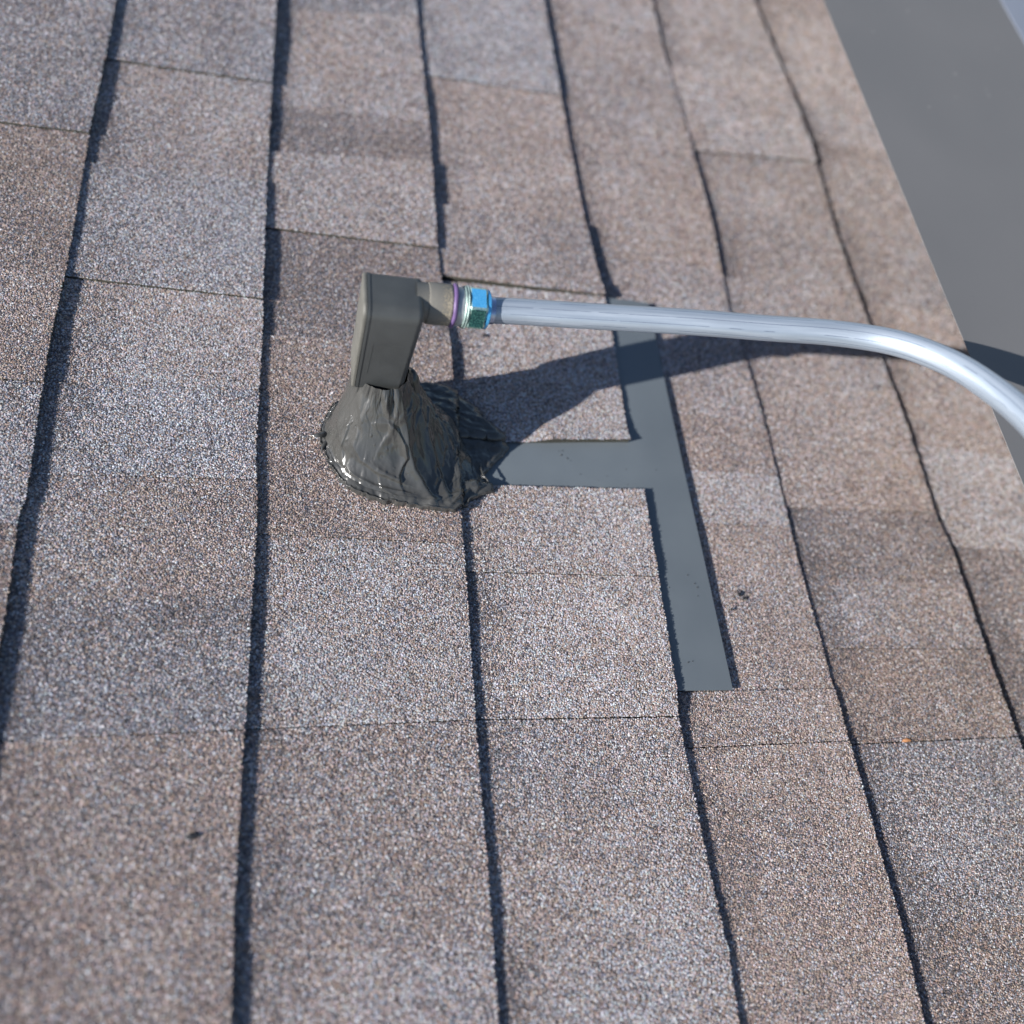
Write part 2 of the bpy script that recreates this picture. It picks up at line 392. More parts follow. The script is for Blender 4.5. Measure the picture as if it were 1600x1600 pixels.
rfoot = polar_poly(FOOT); rdome = polar_poly(DOME)
NECKZ = 70.0
def angd(a, b): return (a - b + math.pi) % (2 * math.pi) - math.pi
# ridges and creases pressed into the paste: (points x,y), height, width  (x,y in roof mm)
CREASE = [([(126, 312), (121, 321), (116, 328), (111, 334), (105, 345), (100, 357), (98, 366)], 4.0, 9.0),
          ([(128, 313), (122, 321), (117, 328), (112, 333), (105, 344), (99, 357), (97, 368)], 4.5, 1.6),
          ([(106, 318), (103, 323), (101.5, 328), (103, 333), (105, 338), (102, 344), (97, 348), (90, 350), (83, 350)], 2.0, .8),
          ([(70, 344), (76, 336), (86, 330), (98, 326), (110, 322)], 1.3, .9),
          ([(112, 316), (98, 319), (86, 322), (76, 327), (68, 333)], 1.3, 1.0),
          ([(104, 325), (94, 328), (84, 333)], .9, .8),
          ([(80, 366), (86, 358), (90, 353), (97, 353)], 1.3, 1.0), ([(60, 372), (60, 360), (64, 348), (70, 340)], 1.6, 1.2), ([(66, 336), (64, 346), (67, 356)], 1.2, .9), ([(58, 352), (62, 342), (70, 332), (80, 325)], 1.1, .9), ([(92, 366), (94, 356), (92, 346), (86, 338)], 1.2, 1.0), ([(88, 330), (92, 320), (100, 314)], 1.0, .9),
          ([(70, 362), (73, 355), (74, 350)], 1.2, .9),
          ([(82, 362), (90, 352), (96, 342)], 1.0, 1.0),
          ([(140, 314), (136, 326), (130, 338), (121, 352), (111, 364)], 3.0, 1.8),
          ([(108, 384), (121, 376), (134, 364), (143, 350), (147, 336)], 1.5, 1.1),
          ([(128, 402), (142, 399), (154, 392), (166, 384)], 1.8, 1.3),
          ([(120, 408), (138, 408), (152, 402), (163, 393)], 1.4, 1.2),
          ([(136, 393), (150, 388), (162, 381), (176, 378)], 1.5, 1.0),
          ([(150, 383), (162, 376), (172, 374), (182, 370)], 1.3, 1.0),
          ([(150, 318), (156, 325), (163, 326), (170, 330)], 1.4, .9), ([(160, 320), (163, 326), (160, 333)], 1.2, .8),
          ([(140, 308), (146, 314), (152, 322)], 1.4, .9), ([(134, 311), (141, 317), (150, 320)], 1.2, .8)]
nth, nr = 560, 190
th = np.linspace(-math.pi, math.pi, nth, endpoint=False); u = np.linspace(0, 1, nr)
TH, U = np.meshgrid(th, u, indexing='ij')
RF = rfoot(TH) * (1 + .03 * fbm(np.cos(TH) * 9, np.sin(TH) * 9, 8, 4)) + 1.5 * fbm(np.cos(TH) * 26 + 3, np.sin(TH) * 26, 12, 3)
RD = np.minimum(rdome(TH) + .6 * fbm(np.cos(TH) * 7, np.sin(TH) * 7, 18, 3), RF - 1.2)
RN = 16.2 + 1.6 * np.abs(np.cos(TH)) + 1.2 * fbm(np.cos(TH) * 4, np.sin(TH) * 4, 4, 3)
RN = np.minimum(RN, RD - 8)
ud = .82
inner = U <= ud
w = np.clip(U / ud, 0, 1)
R_ = np.where(inner, RN + (RD - RN) * w, RD + (RF - RD) * (U - ud) / (1 - ud))
right = .5 + .5 * np.cos(TH - math.radians(-25))         # 1 on the side away from the sun
pw = np.interp(TH, np.radians([-180, -110, -75, -55, -40, -22, 0, 40, 90, 140, 180]), [1.3, 1.3, 1.45, 1.9, 1.65, 1.05, .8, .95, 1.2, 1.3, 1.3])
zb = 3.6 + (NECKZ - 3.6) * (1 - w) ** pw + (5.0 * (1 - right)) * np.sin(math.pi * np.clip((w - .2) / .8, 0, 1)) ** 2
v = np.clip((U - ud) / (1 - ud), 0, 1)
zf = 3.6 * (1 - v) + (1.6 + 1.2 * fbm(np.cos(TH) * 11, np.sin(TH) * 11, 41, 2)) * v
base_under = 0.8 + 0 * TH
Xm = CX + R_ * np.cos(TH); Ym = CY + R_ * np.sin(TH)
Zm = np.where(inner, zb, zf + .0)
under = np.where(Xm < 150, zsurf(3, Xm, Ym, .5), np.maximum(zsurf(4, Xm, Ym, .2), 0) * (Ym > 372) + plate_z(Xm) * (Ym <= 372) * (Ym > 331) + zsurf(4, Xm, Ym, .6) * (Ym <= 331))
Zm = Zm + under * sstep(.45, .9, U)
# smears: long strokes running down from the neck, swirled
sw = TH + .5 * w + .25 * fbm(Xm / 22, Ym / 22, 61, 2)
strokes = fbm(np.cos(sw) * 7, np.sin(sw) * 7 + w * 1.2, 21, 4)
shade = sstep(-1.05, -.55, TH) * (1 - sstep(2.0, 2.6, TH))
amp = (0.3 + 1.15 * shade) * np.sin(math.pi * np.clip(U, .02, .99)) ** .6
disp = amp * strokes + shade * .45 * (.5 - np.abs(fbm(np.cos(sw) * 16, np.sin(sw) * 16 + w * 2, 33, 3))) + .3 * fbm(Xm / 9, Ym / 9, 71, 3)
disp += .8 * (1 - shade) * fbm((Xm + Zm) / 26, (Ym - Zm) / 26, 73, 2)
# overlapping trowelled layers: smooth plates that end in small sharp steps
wx = Xm + 7 * fbm(Ym / 19, Zm / 19, 101, 3); wy = Ym - .75 * Zm + 7 * fbm(Xm / 17, Zm / 17 + 5, 102, 3)
for sc_, hh, sd_ in ((30., 1.5, 113), (15., .65, 137)):
    t_ = fbm(wx / sc_, wy / sc_ * .7 + .3 * np.sin(TH * 2), sd_, 2) * 3.2 + 9
    fr = t_ - np.floor(t_)
    disp += hh * (np.floor(t_) - 9 + sstep(.86, .96, fr) - .6 * fr) * (.13 + .75 * shade) * sstep(0, .12, U) * (1 - sstep(.62, .84, U))
lump = fbm(wx / 12, wy / 12, 151, 3); disp += .9 * np.clip(lump, 0, 1) * shade
back = sstep(-.55, -.1, TH) * (1 - sstep(1.7, 2.2, TH)) * sstep(.6, .85, U)
lip = sstep(.70, .84, U) * (1 - .85 * sstep(.97, 1, U)) * (.9 + 1.3 * fbm(Xm / 8, Ym / 8, 161, 3))
disp += 1.1 * lip
disp += 1.2 * back * (1 - .8 * sstep(.97, 1, U))
# ragged pull marks near the neck
disp += 3.2 * np.exp(-((w - .09) / .08) ** 2) * fbm(np.cos(TH) * 6, np.sin(TH) * 6 + w * 5, 91, 3) * (.35 + .65 * (TH > -1.6))
# lip round the rim
disp += 1.1 * np.exp(-((U - .97) / .03) ** 2) * (1 + fbm(np.cos(TH) * 15, np.sin(TH) * 15, 14, 3))
disp += (1 - np.exp(-((U - 1) / .08) ** 2)) * .5 * np.abs(fbm(Xm / 5., Ym / 5., 15, 3)) * (U > ud)
for pts, hgt, wid in CREASE:
    best = np.full(Xm.shape, 1e9); sgn = np.ones(Xm.shape); L = 0; prog = np.zeros(Xm.shape)
    P = np.array(pts, float)
    for i in range(len(P) - 1):
        a, b = P[i], P[i + 1]; ab = b - a; ll = (ab ** 2).sum()
        t = np.clip(((Xm - a[0]) * ab[0] + (Ym - a[1]) * ab[1]) / ll, 0, 1)
        d2 = (Xm - a[0] - ab[0] * t) ** 2 + (Ym - a[1] - ab[1] * t) ** 2
        m_ = d2 < best; best = np.where(m_, d2, best)
        cr = (Xm - a[0]) * ab[1] - (Ym - a[1]) * ab[0]
        sgn = np.where(m_, np.sign(cr), sgn); prog = np.where(m_, (i + t) / (len(P) - 1), prog)
    d = np.sqrt(best)
    taper = np.sin(math.pi * np.clip(prog, .04, .96)) ** .5
    # steep on one side, gently fading on the other: a drawn-out fold
    prof = np.where(sgn > 0, np.exp(-(d / wid) ** 2), np.exp(-(d / (wid * 3.2)) ** 1.5))
    disp += hgt * prof * taper
nb = 110
for _ in range(nb):      # burst bubbles and grit
    t0 = rng.uniform(-math.pi, math.pi) if rng.random() < .4 else rng.uniform(-2.6, -.9)
    u0 = rng.uniform(.3, .97); r0 = np.interp(u0, [0, ud, 1], [17, float(rdome(t0)), float(rfoot(t0))])
    bx, by = CX + r0 * math.cos(t0), CY + r0 * math.sin(t0); s_ = rng.uniform(.25, .55)
    d2 = (Xm - bx) ** 2 + (Ym - by) ** 2
    disp += rng.choice([1, 1, 1, -1]) * s_ * .9 * np.exp(-d2 / s_ ** 2)
P3 = np.stack([Xm, Ym, Zm], -1)
dT = np.roll(P3, -1, 0) - np.roll(P3, 1, 0); dU = np.gradient(P3, axis=1)
nrm = np.cross(dU, dT); nrm /= np.linalg.norm(nrm, axis=-1, keepdims=True) + 1e-9
nrm = np.where(nrm[..., 2:3] < 0, -nrm, nrm)
P3 = P3 + nrm * disp[..., None]
P3[..., 2] = np.maximum(P3[..., 2], -3)
i = np.arange(nth * nr).reshape(nth, nr); i2 = np.roll(i, -1, 0)
Q = np.stack([i[:, :-1], i[:, 1:], i2[:, 1:], i2[:, :-1]], -1).reshape(-1, 4)
Vm = P3.reshape(-1, 3)
rim = P3[:, -1].copy(); rim[:, 2] -= 6
Vm = np.concatenate([Vm, rim]); ri = nth * nr + np.arange(nth)
Q = np.concatenate([Q, np.stack([i[:, -1], ri, np.roll(ri, -1), np.roll(i[:, -1], -1)], -1)])
mound = top('sealant_mound', mesh_np('sealant_mound', Vm, Q, None, (M_MAST,), smooth=True), 'glossy dark roof cement mound smeared round the foot of the conduit body', 'sealant')

def tube(pts, rad, sides=10, cap=True, squash=1.0):
    P = np.array(pts, float); n = len(P); rad = np.broadcast_to(np.asarray(rad, float), (n,))
    T = np.gradient(P, axis=0); T /= np.linalg.norm(T, axis=1, keepdims=True) + 1e-9
    up = np.array([0, 0, 1.0]) if abs(T[0, 2]) < .9 else np.array([1.0, 0, 0])
    V = []; Nn = np.cross(T[0], up); Nn /= np.linalg.norm(Nn)
    for j in range(n):
        Nn = Nn - T[j] * Nn.dot(T[j]); Nn /= np.linalg.norm(Nn); B = np.cross(T[j], Nn)
        a = np.arange(sides) * 2 * math.pi / sides
        V.append(P[j] + rad[j] * (np.cos(a)[:, None] * Nn + squash * np.sin(a)[:, None] * B))
    V = np.concatenate(V); i = np.arange(n * sides).reshape(n, sides); i2 = np.roll(i, -1, 1)
    Q = np.stack([i[:-1], i2[:-1], i2[1:], i[1:]], -1).reshape(-1, 4)
    Tt = np.zeros((0, 3), int)
    if cap:
        V = np.concatenate([V, P[:1], P[-1:]]); c0, c1 = n * sides, n * sides + 1
        Tt = np.concatenate([np.stack([np.roll(i[0], -1), i[0], np.full(sides, c0)], -1), np.stack([i[-1], np.roll(i[-1], -1), np.full(sides, c1)], -1)])
    return V, Q, Tt
# pulled-up wisps at the rim
for pts, rr_ in (([(55, 366, 3), (51, 363, 6), (47.5, 361, 8), (44, 361, 7), (40.5, 361.5, 5)], [3.2, 2.6, 1.8, .9, .2]),
                 ([(57, 360, 3), (53, 357, 5), (50.5, 353, 6), (49.5, 349, 4.5)], [3.0, 2.0, 1.2, .4]),
                 ([(98, 386, 48), (101, 383, 57), (103.5, 381, 64), (105.5, 379, 67), (107.5, 376, 63), (110, 372, 52), (113, 367, 40), (117, 361, 26)], [7, 6, 4.4, 3.0, 3.6, 4.8, 6.0, 7.0]),
                 ([(176, 327, 1.5), (172, 332, 4), (169, 337, 5), (167, 343, 4), (168, 350, 2)], [.9, .8, .7, .5, .3])):
    P = np.array(pts, float); t = np.linspace(0, len(P) - 1, 4 * len(P))
    PP = np.stack([np.interp(t, np.arange(len(P)), P[:, c]) for c in range(3)], -1)
    for _ in range(2): PP[1:-1] = (PP[:-2] + 2 * PP[1:-1] + PP[2:]) / 4
    V, Qq, Tt = tube(PP, np.interp(t, np.arange(len(P)), rr_), 16, True, .7)
    V = V + (fbm(V[:, 0] / 3., V[:, 1] / 3. + V[:, 2] / 4., 5, 3) * .5)[:, None]
    part('wisp', mesh_np('wisp', V, Qq, Tt, (M_MAST,), smooth=True), mound)

# ------------------------------------------------------------------ conduit body (elbow fitting)
M_BODY = m_simple('dark painted cast metal', (.052, .056, .056), .40, noise=70, var=.10, bump=(500, .10))
M_COVER = m_simple('tan-grey painted cover', (.088, .087, .077), .5, noise=60, var=.15, bump=(500, .15))
M_GASK = m_simple('black gasket', (.012, .012, .013), .5)
M_PURP = m_simple('purple rubber ring', (.10, .062, .155), .45, noise=200, var=.2)
HX = 131.0; HYc = 386.0; AY = 379.0
body_t = thing('conduit_elbow', 'dark grey elbow conduit body with side cover rising out of the sealant mound', 'conduit fitting', (AY - 295, AY, 60))
def rel(o, t):
    off = t['off']
    o.matrix_parent_inverse = Matrix.Identity(4)
    o.location = (-off[0] * MM, -off[1] * MM, -off[2] * MM)
    return o
def rounded_body():
    bm = bmesh.new()
    vs = box(bm, 66.2, 99.8, 363.2, 395.0, 64, 143.0)
    bm.verts.ensure_lookup_table()
    bw = bm.edges.layers.float.new('w')
    for e in bm.edges:
        a_, b_ = e.verts[0].co, e.verts[1].co
        if max(a_.x, b_.x) < 70: e[bw] = 0
        elif min(a_.x, b_.x) > 90: e[bw] = 5.0            # right-hand corners
        elif min(a_.z, b_.z) > 130 and max(a_.y, b_.y) < 370: e[bw] = 7.5   # near top edge, softly rounded
        else: e[bw] = 2.2
    for v_ in vs:
        if v_.co.z < 80:
            v_.co.x = 68.0 if v_.co.x < 80 else 99.0
            v_.co.y = 378.5 + (v_.co.y - 378.5) * .93
    # bevel from the wide radii to the small ones
    near = [e for e in bm.edges if e[bw] == 7.5]
    bmesh.ops.bevel(bm, geom=near, offset=8.5, segments=10, affect='EDGES', profile=.5)
    es = [e for e in bm.edges if min(v_.co.x for v_ in e.verts) > 90 and len(e.link_faces) == 2 and e.calc_face_angle(0) > .8]
    bmesh.ops.bevel(bm, geom=es, offset=4.2, segments=6, affect='EDGES', profile=.5)
    es = [e for e in bm.edges if max(v_.co.x for v_ in e.verts) > 90 and min(v_.co.x for v_ in e.verts) < 80 and e.calc_face_angle(0) > .8]
    bmesh.ops.bevel(bm, geom=es, offset=1.8, segments=4, affect='EDGES', profile=.5)
    return bm
rel(part('body', bm_mesh('body', rounded_body(), M_BODY, True, math.radians(40)), body_t), body_t)
def plate_yz(x0, x1, grow, bev, shift=0):
    """outline of the fitting's open side (near top corner rounded like the body), x0..x1 thick"""
    y0, y1, z0, z1 = 363.2 - grow, 395.0 + grow, 63.6 - grow, 143.0 + grow
    def arc(cy, cz, r, a0, a1, n): return [(cy + r * math.cos(t), cz + r * math.sin(t)) for t in np.linspace(a0, a1, n)]
    pi = math.pi
    out = arc(y0 + 8.5, z1 - 8.5, 8.5, pi, pi / 2, 9) + arc(y1 - 1.8, z1 - 1.8, 1.8, pi / 2, 0, 4) + arc(y1 - 3, z0 + 3, 3, 0, -pi / 2, 5) + arc(y0 + 3, z0 + 3, 3, -pi / 2, -pi, 5)
    cy, cz = (y0 + y1) / 2, (z0 + z1) / 2
    rows = [(x1, 0)] + ([(x0 + bev, 0), (x0 + bev * .3, bev * .3), (x0, bev)] if bev else [(x0, 0)])
    bm = bmesh.new(); rings = []
    for x, inset in rows:
        ring = []
        for (y, z) in out:
            f = 1 - inset / 16.0; fz = 1 - inset / 40.0
            t = (143 - z) / 79.0
            yy = cy + (y - cy) * f; yy = 378.5 + (yy - 378.5) * (1 - .07 * t)
            ring.append(bm.verts.new((x + 1.8 * t, yy, cz + (z - cz) * fz)))
        rings.append(ring)
    n = len(out)
    for r0, r1 in zip(rings[:-1], rings[1:]):
        for j in range(n): bm.faces.new((r0[j], r0[(j + 1) % n], r1[(j + 1) % n], r1[j]))
    bm.faces.new(rings[-1]); bm.faces.new(rings[0][::-1])
    bmesh.ops.recalc_face_normals(bm, faces=bm.faces)
    return bm
rel(part('flange', bm_mesh('flange', plate_yz(64.5, 66.3, .35, 0), M_BODY, True, math.radians(35)), body_t), body_t)
rel(part('gasket', bm_mesh('gasket', plate_yz(63.9, 64.6, -.25, 0), M_GASK, True, math.radians(35)), body_t), body_t)
rel(part('cover', bm_mesh('cover', plate_yz(62.0, 64.1, .2, .9), M_COVER, True, math.radians(50)), body_t), body_t)
# recessed name panel outline on the near face, cast ridge (no legible writing in the photograph)
bm = bmesh.new()
for (x0, x1, z0, z1) in ((72, 95, 112.6, 113.1), (71.6, 72, 82, 113.1)):
    for v_ in box(bm, x0, x1, -.16, 1.5, z0, z1): v_.co.y += 363.2 + 1.1 * (143 - v_.co.z) / 79
rel(part('cast_ridge', bm_mesh('cast_ridge', bm, M_BODY), body_t), body_t)
def lathe_x(rings, sides=48, cy=HYc, cz=HX, tilt=0):
    """rings: list of (x, radius)"""
    V = []
    for x, r in rings:
        a = np.arange(sides) * 2 * math.pi / sides
        V.append(np.stack([np.full(sides, x), cy + r * np.cos(a), cz + r * np.sin(a)], -1))
    V = np.concatenate(V); i = np.arange(len(rings) * sides).reshape(len(rings), sides); i2 = np.roll(i, -1, 1)
    return V, np.stack([i[:-1], i[1:], i2[1:], i2[:-1]], -1).reshape(-1, 4)
def lathe_part(name, rings, m, parent, **kw):
    V, Qq = lathe_x(rings, **kw)
    me = mesh_np(name, V, Qq, None, (m,), smooth=True); me.set_sharp_from_angle(angle=math.radians(38))
    return rel(part(name, me, parent), parent)
def m_hub():
    m, nt, b = mat('worn painted hub'); co = objco(nt)
    nz = N(nt, 'ShaderNodeTexNoise'); setin(nz, Scale=900, Detail=4); nt.links.new(co, nz.inputs['Vector'])
    sp = N(nt, 'ShaderNodeSeparateXYZ'); nt.links.new(co, sp.inputs[0])
    mr = N(nt, 'ShaderNodeMapRange'); setin(mr, From_Min=.108, From_Max=.1195, To_Min=-.22, To_Max=.22); nt.links.new(sp.outputs[0], mr.inputs[0])
    ad = N(nt, 'ShaderNodeMath', operation='ADD'); nt.links.new(nz.outputs[0], ad.inputs[0]); nt.links.new(mr.outputs[0], ad.inputs[1])
    r = ramp(nt, [(.44, (.135, .13, .115)), (.60, (.22, .19, .14)), (.75, (.34, .30, .23))]); nt.links.new(ad.outputs[0], r.inputs[0]); nt.links.new(r.outputs[0], b.inputs['Base Color'])
    bp = N(nt, 'ShaderNodeBump'); setin(bp, Strength=.35, Distance=.0004); nt.links.new(nz.outputs[0], bp.inputs['Height']); nt.links.new(bp.outputs[0], b.inputs['Normal'])
    setin(b, Roughness=.5)
    return m
lathe_part('hub', [(95, 13.6), (99, 12.7), (103.4, 12.3), (103.6, 12.9), (105, 13.2), (117, 13.25), (118.6, 12.9), (119.4, 12.2), (119.5, 6)], m_hub(), body_t)
tor = [(120.7 + 1.5 * math.cos(a), 12.9 + 1.3 * math.sin(a)) for a in np.linspace(-math.pi, math.pi, 13)]
# purple ring sits slightly skewed
V, Qq = lathe_x(tor, 56)
V[:, 0] += (V[:, 1] - HYc) * .045 + .25 * np.sin((V[:, 2] - HX) * .4)
rel(part('sealing_ring', mesh_np('sealing_ring', V, Qq, None, (M_PURP,), smooth=True), body_t), body_t)

# ------------------------------------------------------------------ connector
M_ZINC = m_simple('dull cast zinc', (.38, .40, .41), .5, metallic=.5, noise=150, var=.2, bump=(700, .35))
def m_nut(name, cols, rg, metal):
    m, nt, b = mat(name); co = objco(nt)
    nz = N(nt, 'ShaderNodeTexNoise'); setin(nz, Scale=1300, Detail=4); nt.links.new(co, nz.inputs['Vector'])
    r = ramp(nt, [(.36, cols[0]), (.52, cols[1]), (.70, cols[2])]); nt.links.new(nz.outputs[0], r.inputs[0]); nt.links.new(r.outputs[0], b.inputs['Base Color'])
    rr = ramp(nt, [(.4, (rg[0],) * 3), (.65, (rg[1],) * 3)]); nt.links.new(nz.outputs[0], rr.inputs[0]); nt.links.new(rr.outputs[0], b.inputs['Roughness'])
    bp = N(nt, 'ShaderNodeBump'); setin(bp, Strength=.25, Distance=.0003); nt.links.new(nz.outputs[0], bp.inputs['Height']); nt.links.new(bp.outputs[0], b.inputs['Normal'])
    setin(b, Metallic=metal)
    return m
M_NUT = m_nut('plating tinted sky-reflection blue', ((.05, .29, .58), (.07, .37, .69), (.15, .48, .74)), (.3, .45), .35)  # the sky's reflection in the zinc, painted in as base colour
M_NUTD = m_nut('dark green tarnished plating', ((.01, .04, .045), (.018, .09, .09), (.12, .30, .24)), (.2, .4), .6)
M_NUTE = m_nut('pale plated edge', ((.25, .42, .42), (.40, .58, .52), (.6, .7, .62)), (.25, .4), .8)
M_RING2 = m_simple('pale green plated ring', (.27, .36, .34), .5, metallic=.6, noise=300, var=.2)
con = thing('compression_connector', 'short hex-nut connector with bright plating tinted sky-reflection blue joining the fitting and the pipe', 'connector', (130, 386, 131))
lathe_part('connector_body', [(121.3, 9), (121.4, 12.0), (122.2, 12.3), (126.0, 12.3), (126.5, 12.0), (126.6, 11.5), (129, 11.5)], M_ZINC, con)
lathe_part('washer', [(126.3, 9), (126.4, 12.9), (127.0, 13.4), (127.5, 13.1), (127.6, 12.6), (127.9, 12.8), (128.5, 13.7), (129.1, 13.5), (129.2, 12)], M_RING2, con)
bm = bmesh.new()
hexa = math.radians(131.7); rings = []
for x, rr_, chamf in ((129.2, 13.2, 0), (130.1, 14.3, 0), (139.6, 14.3, 0), (141.2, 12.7, 1)):
    ring = []
    for j in range(6):
        a = hexa + j * math.pi / 3
        for da in (-.06, .06):
            ring.append(bm.verts.new((x, HYc + rr_ * math.cos(a + da) * 1.0, HX + rr_ * math.sin(a + da))))
    rings.append(ring)
for r0, r1 in zip(rings[:-1], rings[1:]):
    for j in range(12): bm.faces.new((r0[j], r1[j], r1[(j + 1) % 12], r0[(j + 1) % 12]))
bm.faces.new(rings[-1]); bm.faces.new(rings[0][::-1])
bmesh.ops.recalc_face_normals(bm, faces=bm.faces)
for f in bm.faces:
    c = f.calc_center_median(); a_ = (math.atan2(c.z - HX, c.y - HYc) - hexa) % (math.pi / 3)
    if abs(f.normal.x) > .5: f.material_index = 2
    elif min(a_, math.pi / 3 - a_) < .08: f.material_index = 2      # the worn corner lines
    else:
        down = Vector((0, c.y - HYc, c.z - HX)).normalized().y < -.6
        f.material_index = 1 if down else 0  # upper flats get the painted sky reflection, near-side flats the dark green
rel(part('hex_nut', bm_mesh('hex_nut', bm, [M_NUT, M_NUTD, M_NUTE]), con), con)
lathe_part('collar', [(141.1, 12.6), (143.0, 12.4), (143.6, 11.6), (143.7, 8.3)], M_NUT, con)

# ------------------------------------------------------------------ steel conduit
def m_emt():
    m, nt, b = mat('galvanised conduit'); co = N(nt, 'ShaderNodeUVMap')
    mp = N(nt, 'ShaderNodeMapping'); mp.inputs['Scale'].default_value = (1.2, 14, 1); nt.links.new(co.outputs[0], mp.inputs[0])
    nz = N(nt, 'ShaderNodeTexNoise'); setin(nz, Scale=1.0, Detail=6, Roughness=.6); nt.links.new(mp.outputs[0], nz.inputs['Vector'])
    r = ramp(nt, [(.3, (.25, .295, .35)), (.5, (.30, .35, .41)), (.72, (.37, .42, .48))]); nt.links.new(nz.outputs[0], r.inputs[0])
    # die marks: thin dark scratches running along the pipe, broken here and there
    su = N(nt, 'ShaderNodeSeparateXYZ'); nt.links.new(co.outputs[0], su.inputs[0])
    mp2 = N(nt, 'ShaderNodeMapping'); mp2.inputs['Scale'].default_value = (.5, 3, 1); nt.links.new(co.outputs[0], mp2.inputs[0])
    n2 = N(nt, 'ShaderNodeTexNoise'); setin(n2, Scale=1.0, Detail=3); nt.links.new(mp2.outputs[0], n2.inputs['Vector'])
    def M(op, a_, b_):
        n_ = N(nt, 'ShaderNodeMath', operation=op)
        for k_, v_ in ((0, a_), (1, b_)):
            if v_ is None: continue
            if isinstance(v_, (int, float)): n_.inputs[k_].default_value = v_
            else: nt.links.new(v_, n_.inputs[k_])
        return n_.outputs[0]
    ph = M('ADD', M('MULTIPLY', su.outputs[1], 11.0), M('MULTIPLY', n2.outputs[0], .22))
    ln = M('LESS_THAN', M('FRACT', ph, None), .06)
    mp3 = N(nt, 'ShaderNodeMapping'); mp3.inputs['Scale'].default_value = (2.2, 13, 1); nt.links.new(co.outputs[0], mp3.inputs[0])
    n4 = N(nt, 'ShaderNodeTexNoise'); setin(n4, Scale=1.0, Detail=2); nt.links.new(mp3.outputs[0], n4.inputs['Vector'])
    ln = M('MULTIPLY', ln, M('GREATER_THAN', n4.outputs[0], .42))
    mx = N(nt, 'ShaderNodeMix', data_type='RGBA', blend_type='MULTIPLY'); nt.links.new(ln, mx.inputs[0])
    mx.inputs[7].default_value = (.30, .34, .42, 1)
    nt.links.new(r.outputs[0], mx.inputs[6]); nt.links.new(mx.outputs[2], b.inputs['Base Color'])
    rr = N(nt, 'ShaderNodeMapRange'); setin(rr, From_Min=.3, From_Max=.7, To_Min=.38, To_Max=.52); nt.links.new(nz.outputs[0], rr.inputs[0]); nt.links.new(rr.outputs[0], b.inputs['Roughness'])
    n3 = N(nt, 'ShaderNodeTexNoise'); setin(n3, Scale=1400, Detail=3); nt.links.new(objco(nt), n3.inputs['Vector'])
    ad = N(nt, 'ShaderNodeMath', operation='ADD'); nt.links.new(n3.outputs[0], ad.inputs[0]); nt.links.new(n2.outputs[0], ad.inputs[1])
    bp = N(nt, 'ShaderNodeBump'); setin(bp, Strength=.25, Distance=.0004); nt.links.new(ad.outputs[0], bp.inputs['Height']); nt.links.new(bp.outputs[0], b.inputs['Normal'])
    setin(b, Metallic=.5)
    return m
M_EMT = m_emt()
PIPE = [(143, 386, 130.3), (149, 386.2, 130.8), (201, 382.5, 139), (243, 378.3, 147), (284, 373, 156), (326.5, 367.6, 164), (368.4, 361.9, 173), (388.5, 357, 178), (404.3, 348, 186), (417.6, 334, 195), (427.5, 316, 205), (434, 293, 215), (437, 266, 226), (437.5, 240, 234), (437, 213, 243), (436, 150, 263), (434, 50, 296), (432, -60, 330), (430, -170, 362), (428, -290, 396)]
P = np.array(PIPE, float); d = np.concatenate([[0], np.cumsum(np.linalg.norm(np.diff(P, axis=0), axis=1))])
tt = np.arange(0, d[-1], 3.0)
# Catmull-Rom through the points, then light smoothing
def crom(P, d, t):
    m = np.gradient(P, d, axis=0); k = np.clip(np.searchsorted(d, t, 'right') - 1, 0, len(P) - 2)
    h = (d[k + 1] - d[k])[:, None]; s = ((t - d[k]) / (d[k + 1] - d[k]))[:, None]
    return (2 * s ** 3 - 3 * s ** 2 + 1) * P[k] + (s ** 3 - 2 * s ** 2 + s) * h * m[k] + (-2 * s ** 3 + 3 * s ** 2) * P[k + 1] + (s ** 3 - s ** 2) * h * m[k + 1]
PP = crom(P, d, tt)
for _ in range(14): PP[1:-1] = (PP[:-2] + 2 * PP[1:-1] + PP[2:]) / 4
def pipe_mesh(name, PP, R, sides=40, m=None):
    V, Qq, Tt = tube(PP, R, sides, True)
    me = mesh_np(name, V, Qq, Tt, (m,), smooth=True)
    uv = me.uv_layers.new(name='UVMap')
    n = len(PP); L = len(me.loops); vi = np.empty(L, np.int32); me.loops.foreach_get('vertex_index', vi)
    seg = np.minimum(vi // sides, n - 1); sd_ = (vi % sides) / sides
    # wrap seam: loops of the last column that touch side 0 get v = 1
    uvs = np.stack([seg * .03, sd_.astype(float)], -1)
    q4 = vi[:len(Qq) * 4].reshape(-1, 4); lastcol = (q4 % sides).max(1) == sides - 1
    fix = uvs[:len(Qq) * 4].reshape(-1, 4, 2); z = (q4 % sides == 0) & lastcol[:, None]; fix[..., 1] = np.where(z, 1.0, fix[..., 1])
    uvs[:len(Qq) * 4] = fix.reshape(-1, 2)
    uv.data.foreach_set('uv', uvs.astype(np.float32).ravel())
    return me
pipe_t = thing('conduit_pipe', 'bare galvanised steel pipe running over the shingles and bending off at the right', 'pipe', (150, 386, 131))
rel(part('tube', pipe_mesh('tube', PP, 8.45, 44, M_EMT), pipe_t), pipe_t)
M_SLV = m_simple('shaded blue plated sleeve', (.42, .48, .62), .3, metallic=.9, noise=90)  # bluish metal with slight mottling
lathe_part('sleeve', [(143.6, 8.8), (147.3, 8.85), (147.5, 8.3)], M_SLV, pipe_t, cy=386, cz=130.7)

